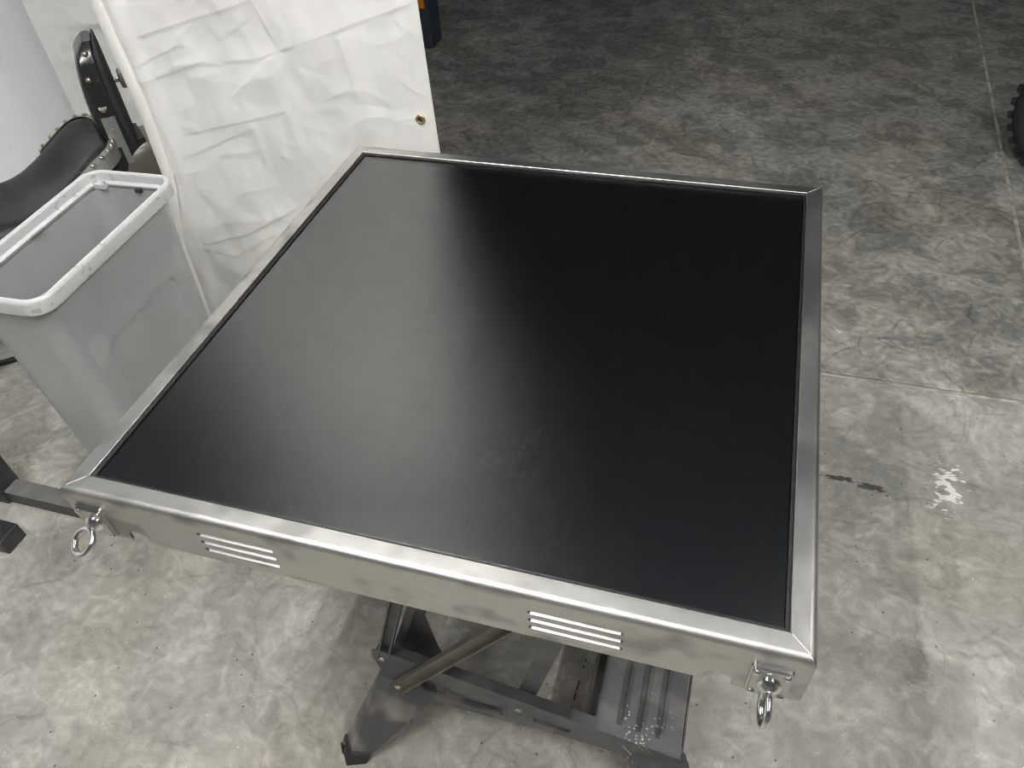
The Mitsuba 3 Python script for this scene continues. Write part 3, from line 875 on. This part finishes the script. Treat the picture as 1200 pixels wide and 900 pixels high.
def seat_surface():
    nu, nv = 110, 60
    U, V = np.meshgrid(np.linspace(0, 1, nu), np.linspace(-1, 1, nv), indexing='ij')
    x = 0.66 * U ** 1.25
    hw = 0.178 * np.clip(1 - ((0.13 - np.minimum(x, 0.13)) / 0.13) ** 2.8, 0, 1) ** (1 / 2.8) * (1 - 0.30 * np.clip((x - 0.30) / 0.36, 0, 1))
    y = np.sin(V * np.pi / 2) * hw
    # distance inwards from the edge
    e = np.minimum(hw - np.abs(y), x)
    sm = lambda a, b, q: (lambda t: t * t * (3 - 2 * t))(np.clip((q - a) / (b - a), 0, 1))
    rise = 1 - sm(0.02, 0.32, x)                       # the bolster behind the rider
    z = 0.565 + 0.03 * sm(0.35, 0.66, x) + 0.140 * rise
    bowl = rise * np.exp(-((np.hypot(x - 0.165, y) / 0.125) ** 2))
    z = z - 0.090 * bowl - 0.010 * np.exp(-(((x - 0.30) / 0.14) ** 2)) * np.exp(-(y / 0.1) ** 2)
    seam = np.exp(-((np.hypot((x - 0.16), y) - 0.112) / 0.004) ** 2) * rise
    z = z - 0.004 * seam
    z = z - 0.035 * np.exp(-np.clip(e, 0, None) / 0.014)
    return np.stack([x, y, z], -1), hw, x


SP, shw, sx_ = seat_surface()
skirt = []
bot = SP.copy(); bot[..., 2] = np.minimum(SP[..., 2] - 0.02, 0.530 + 0 * SP[..., 2])
sm_ = grid(SP)
if sm_.face_normals[:, 2].mean() < 0:
    sm_.invert()
a_, b_ = SP.shape[:2]
ti = np.arange(a_ * b_).reshape(a_, b_)
loop = np.r_[ti[:-1, 0], ti[-1, :-1], ti[:0:-1, -1], ti[0, :0:-1]]
LP = SP.reshape(-1, 3)[loop]
LB = LP.copy(); LB[:, 2] = np.minimum(LP[:, 2] - 0.03, 0.535)
LBi = LB.copy(); LBi[:, :2] = LB[:, :2] * 0.97 + np.array([0.25, 0]) * 0.03
side = grid(np.stack([LP, LB], 1))
c = LB.mean(0)
under = trimesh.Trimesh(np.vstack([LB, c]), [[i, (i + 1) % len(LB), len(LB)] for i in range(len(LB))], process=False)
bk('seat', cat_(sm_, side, under), 'black_leather', 40, label='black leather bucket seat')
# studded band round the back of the seat
band = np.r_[ti[40:0:-1, 0], ti[0, :1], ti[1:41, -1]]
Bp = SP.reshape(-1, 3)[band]
mid = np.array([0.16, 0])
dirs = Bp[:, :2] - mid; dirs /= np.linalg.norm(dirs, axis=1, keepdims=True)
o1 = Bp.copy(); o1[:, :2] += dirs * 0.002; o1[:, 2] += 0.022
o2 = Bp.copy(); o2[:, :2] += dirs * 0.020; o2[:, 2] += 0.020
o3 = Bp.copy(); o3[:, :2] += dirs * 0.024; o3[:, 2] -= 0.022
bandm = grid(np.stack([o1, o2, o3], 1))
bm = bk('seat__studded_band', bandm, 'grey_trim', 40, label='grey studded band')
L = np.r_[0, np.cumsum(np.linalg.norm(np.diff(o2, axis=0), axis=1))]
for q in np.arange(0.02, L[-1], 0.036):
    p = np.array([np.interp(q, L, o2[:, k]) for k in range(3)])
    dd = np.array([np.interp(q, L, dirs[:, k]) for k in range(2)])
    n3 = np.r_[dd * 0.55, 0.84]
    st_ = lathe([(0, 0), (0.0082, 0), (0.0077, 0.003), (0.0052, 0.0066), (0, 0.0084)], (0, 0, 0), n3, 12)
    st_.apply_translation(p + np.r_[dd * -0.005, 0.0])
    bk('seat__stud', st_, 'nickel', True)


# backrest: thick pad seen edge-on, leaning back
bl = np.array([0.0, 0, 1.0]); bl /= np.linalg.norm(bl)           # its upward direction
bw = np.array([0.13, 0.9915, 0.0]); bw /= np.linalg.norm(bw)                 # across, turned a little out of line
bn = np.array([0.9915, -0.13, 0.0]); bn /= np.linalg.norm(bn)            # towards the rider
bb = np.array([-0.074, 0.0, 0.650])
BHh = 0.295


def pad(t0, t1, grow=0.0, n=26):
    """tapered rounded block between depths t0..t1 along bn"""
    rings = []
    zs = np.linspace(0, BHh, n)
    out = []
    for z in zs:
        f = z / BHh
        hw = (0.074 + 0.018 * math.sin(min(f, 1) * math.pi * 0.75)) * (1 - np.clip((f - 0.80) / 0.2, 0, 1) ** 2 * 0.45) + grow
        th = 0.5 * (t1 - t0) * (0.62 + 0.38 * math.sin(math.pi * min(1, f * 0.80 + 0.20))) * (1 - np.clip((f - 0.86) / 0.14, 0, 1) ** 2 * 0.5)
        cm = (t0 + t0 + 2 * th) / 2
        ring = []
        for a in np.linspace(0, 2 * np.pi, 36, endpoint=False):
            ca, sa = math.cos(a), math.sin(a)
            ex = 0.34
            ring.append(bb + bl * z + bn * (cm + th * np.sign(ca) * abs(ca) ** ex) + bw * (hw * np.sign(sa) * abs(sa) ** ex))
        out.append(ring)
    P = np.array(out)
    m = skin(P)
    V = [m]
    for ring, flip in ((P[0], True), (P[-1], False)):
        c = ring.mean(0)
        k = len(ring)
        f = [[i, (i + 1) % k, k] for i in range(k)]
        V.append(trimesh.Trimesh(np.vstack([ring, c]), [q[::-1] for q in f] if flip else f, process=False))
    return cat_(*V)


bk('backrest', pad(0.0, 0.080), 'glossy_leather', 45, label='black padded backrest with metal studs')
bk('backrest__back_board', pad(-0.010, 0.014, 0.001), 'dark_webbing', 45)
for f, dn in ((0.92, 0.044), (0.71, 0.043), (0.41, 0.041), (0.19, 0.040)):
    hw = 0.074 + 0.018 * math.sin(f * math.pi * 0.75)
    hw *= 1 - max(0, (f - 0.80) / 0.2) ** 2 * 0.45
    p = bb + bl * (f * BHh) + bn * (dn if f < 0.9 else 0.026) + bw * (hw - 0.001)
    if f == 0.41:
        w = lathe([(0, 0), (0.011, 0), (0.011, 0.0015), (0, 0.0015)], (0, 0, 0), bw, 16)
        w.apply_translation(p + bl * 0.006)
        bk('backrest__white_patch', w, 'white_patch')
    s_ = lathe([(0, 0), (0.0090, 0), (0.0084, 0.003), (0.0055, 0.0065), (0, 0.0082)], (0, 0, 0), bw, 16)
    s_.apply_translation(p)
    bk('backrest__stud', s_, 'nickel', True)
# steel strap up the side of the backrest
strap = hull([bb + bl * z + bn * t + bw * y for z in (-0.05, 0.098) for t in (0.020, 0.058) for y in (0.078, 0.0865)])
bk('backrest__strap', strap, 'grey_trim', False)
strap2 = hull([bb + bl * z + bn * t + bw * y for z in (-0.05, 0.098) for t in (0.020, 0.058) for y in (-0.078, -0.0865)])
bk('backrest__strap', strap2, 'grey_trim', False)
# knurled nut on the back
kp = bb + bl * 0.175 + bn * -0.016 + bw * 0.03
bk('backrest__knob', cat_(lathe([(0, 0), (0.008, 0), (0.008, 0.018), (0, 0.018)], kp, -bn, 12), lathe([(0, 0.014), (0.025, 0.014), (0.029, 0.017), (0.029, 0.025), (0.025, 0.029), (0.010, 0.029), (0.010, 0.036), (0, 0.036)], kp, -bn, 8)), 'satin_steel', 20)
# rear mudguard, tail bracket, wheel, frame, tank
ax = np.array([-0.085, 0.0, 0.300])
fen = []
for a in np.radians(np.linspace(20, 205, 50)):
    row = []
    for v in np.linspace(-1, 1, 25):
        y = 0.088 * math.sin(v * math.pi / 2)
        rad = 0.352 - 0.115 * (1 - math.cos(v * math.pi / 2)) ** 1.8
        row.append(ax + np.array([math.cos(a) * rad, y, math.sin(a) * rad]))
    fen.append(row)
F_ = np.array(fen)
cen = F_ - ax; cen[..., 1] = 0; cen /= np.linalg.norm(cen, axis=-1, keepdims=True)
bk('rear_mudguard', thick_grid(F_, cen, 0.003), 'taupe_metal', 40)
lip_ = tube([ax + np.array([math.cos(a) * 0.237, 0.088, math.sin(a) * 0.237]) for a in np.radians(np.linspace(20, 205, 50))], 0.004, 8)
bk('rear_mudguard__edge_bead', lip_, 'grey_trim', 40)
bk('tail_bracket', hull([(-0.10, y, z) for y in (-0.060, 0.060) for z in (0.62, 0.655)] + [(0.02, y, z) for y in (-0.094, 0.094) for z in (0.50, 0.655)]), 'black_paint', False)


def wheel(r_out, w, cx):
    prof_ = [(r_out - 0.085, -w * 0.42), (r_out - 0.05, -w * 0.5), (r_out - 0.018, -w * 0.46), (r_out, -w * 0.2), (r_out, w * 0.2), (r_out - 0.018, w * 0.46), (r_out - 0.05, w * 0.5), (r_out - 0.085, w * 0.42), (r_out - 0.085, -w * 0.42)]
    return lathe(prof_, cx, (0, 1, 0), 48)


RWC = np.array([-0.085, 0, 0.285])
bk('rear_tyre', wheel(0.285, 0.13, RWC), 'rubber', 40)
bk('rear_tyre__rim', cat_(lathe([(0.170, -0.045), (0.203, -0.05), (0.203, 0.05), (0.170, 0.045), (0.170, -0.045)], RWC, (0, 1, 0), 48), lathe([(0, -0.06), (0.04, -0.06), (0.04, 0.06), (0, 0.06)], RWC, (0, 1, 0), 24)), 'satin_steel', 40)
sp = [tube([RWC + np.array([0.03 * math.cos(a), s * 0.04, 0.03 * math.sin(a)]), RWC + np.array([0.175 * math.cos(a + s * 0.25), 0, 0.175 * math.sin(a + s * 0.25)])], 0.002, 6) for a in np.linspace(0, 2 * np.pi, 20, endpoint=False) for s in (-1, 1)]
bk('rear_tyre__spokes', cat_(*sp), 'satin_steel', 40, kind='stuff')
for s in (-1, 1):
    bk('frame_tube', tube([(-0.085, s * 0.11, 0.285), (0.20, s * 0.11, 0.44), (0.50, s * 0.10, 0.53), (0.95, s * 0.03, 0.62), (1.15, 0, 0.80)], 0.016, 10), 'black_paint', 40)
bk('fuel_tank', (lambda m: m)(trimesh.Trimesh(*(lambda q: (q.vertices * np.array([0.27, 0.14, 0.12]) + np.array([0.93, 0, 0.70]), q.faces))(trimesh.creation.icosphere(3)))), 'glossy_leather', True)
bk('engine', rbox((0.62, -0.13, 0.16), (1.02, 0.13, 0.50), 0.04), 'satin_steel', 40)

# black steel jack the motorcycle stands on
JK = 'motorcycle_jack'
tag(JK, 'black steel lifting jack with a square beam on the floor left of the table corner', 'jack')
obj(f'{JK}__beam', rbox((-1.53, -0.098, 0.0), (-1.17, -0.046, 0.046), 0.004), 'worn_black_lit_top')
obj(f'{JK}__post', rbox((-1.600, -0.106, 0.0), (-1.498, -0.040, 0.36), 0.004), 'black_paint')
obj(f'{JK}__lift_pad', rbox((-2.10, -0.30, 0.118), (-1.66, 0.02, 0.1585), 0.004), 'black_paint')
obj('steel_foot_block', rbox((-1.62, -0.245, 0.0), (-1.372, -0.180, 0.055), 0.004), 'black_paint', label='black square steel foot lying on the floor in front of the jack beam', cat='foot')
obj('floor_hose', tube([(-2.3, 0.20, 0.010), (-2.08, 0.315, 0.010), (-1.96, 0.385, 0.010), (-1.86, 0.47, 0.010), (-1.70, 0.62, 0.010)], 0.010, 10), 'rubber', 40, label='thin black hose on the floor behind the grey bin', cat='hose')


# invented white board, tilted to catch lamp light and brighten the screen reflection
WBD = 'added_white_board'
tag(WBD, 'large white board added to catch lamp light at the left behind the motorcycle and the rear tarp', 'board')
bN = np.array([0.81, -0.53, 0.36]); bN /= np.linalg.norm(bN)
bU = np.cross([0, 0, 1.0], bN); bU /= np.linalg.norm(bU)
bV = np.cross(bN, bU)
bO = np.array([-2.50, 1.62, 0.0])


def board_box(u0, u1, v0, v1, w0, w1, r):
    q = rbox((u0, v0, w0), (u1, v1, w1), r)
    q.vertices = bO + q.vertices @ np.array([bU, bV, bN])
    return q


obj(f'{WBD}__panel', board_box(-1.70, 1.15, 0.012, 2.95, -0.030, 0.0, 0.004), 'white_wall')
obj(f'{WBD}__lower_edge', board_box(-1.71, 1.16, 0.010, 0.035, -0.034, 0.012, 0.004), 'lilac_plastic')

# navy crate beyond the tarp
NV = 'navy_crate'
tag(NV, 'dark navy blue crate standing on the floor right behind the tarp edge', 'crate')
obj(f'{NV}__body', rbox((-2.05, 3.20, 0.0), (-1.44, 3.36, 0.46), 0.012), 'navy_plastic')
for q in range(3):
    obj(f'{NV}__rib', rbox((-1.4435, 3.225 + 0.045 * q, 0.03), (-1.4345, 3.240 + 0.045 * q, 0.42), 0.003), 'navy_plastic')
obj(f'{NV}__lid', rbox((-2.07, 3.185, 0.46), (-1.425, 3.375, 0.50), 0.010), 'navy_plastic')
obj(f'{NV}__latch', rbox((-1.520, 3.176, 0.225), (-1.459, 3.203, 0.360), 0.004), 'orange_plastic', label='orange latch')

# ------------------------------------------------------------------ knobbly tyre at the right edge
TY = 'off_road_wheel'
tag(TY, 'black knobbly off-road wheel standing on the concrete at the right picture edge', 'wheel')
wc, wax = np.array([1.548, 2.375, 0.225]), np.array([-0.80, -0.55, 0.10]); wax /= np.linalg.norm(wax)
WR, WW = 0.222, 0.16
pr = [(0.120, -0.060), (0.150, -0.078), (0.185, -0.080), (0.206, -0.066), (0.212, -0.03), (0.212, 0.03), (0.206, 0.066), (0.185, 0.080), (0.150, 0.078), (0.120, 0.060), (0.120, -0.060)]
obj(f'{TY}__tyre', lathe(pr, wc, wax, 64), 'rubber', 40)
u1 = np.cross(wax, [0, 0, 1.0]); u1 /= np.linalg.norm(u1); u2 = np.cross(wax, u1)
for k in range(26):
    a = 2 * np.pi * k / 26
    rd = math.cos(a) * u1 + math.sin(a) * u2; tn = -math.sin(a) * u1 + math.cos(a) * u2
    for off, sh in ((-0.052, 0.0), (0.052, 0.5), (0.0, 0.25)):
        aa = a + sh * 2 * np.pi / 26
        rd = math.cos(aa) * u1 + math.sin(aa) * u2; tn = -math.sin(aa) * u1 + math.cos(aa) * u2
        obj(f'{TY}__lug', hull([wc + rd * r_ + tn * t_ * (1 - 0.2 * (r_ > 0.21)) + wax * (off + o_) for r_ in (0.200, 0.2235) for t_ in (-0.016, 0.016) for o_ in (-0.022, 0.022)]), 'rubber', False)
obj(f'{TY}__rim', lathe([(0.0, -0.02), (0.05, -0.025), (0.10, -0.015), (0.118, -0.060), (0.126, -0.062), (0.126, 0.062), (0.118, 0.060), (0.10, 0.015), (0.05, 0.030), (0.0, 0.030)], wc, wax, 40), 'satin_steel', 40)
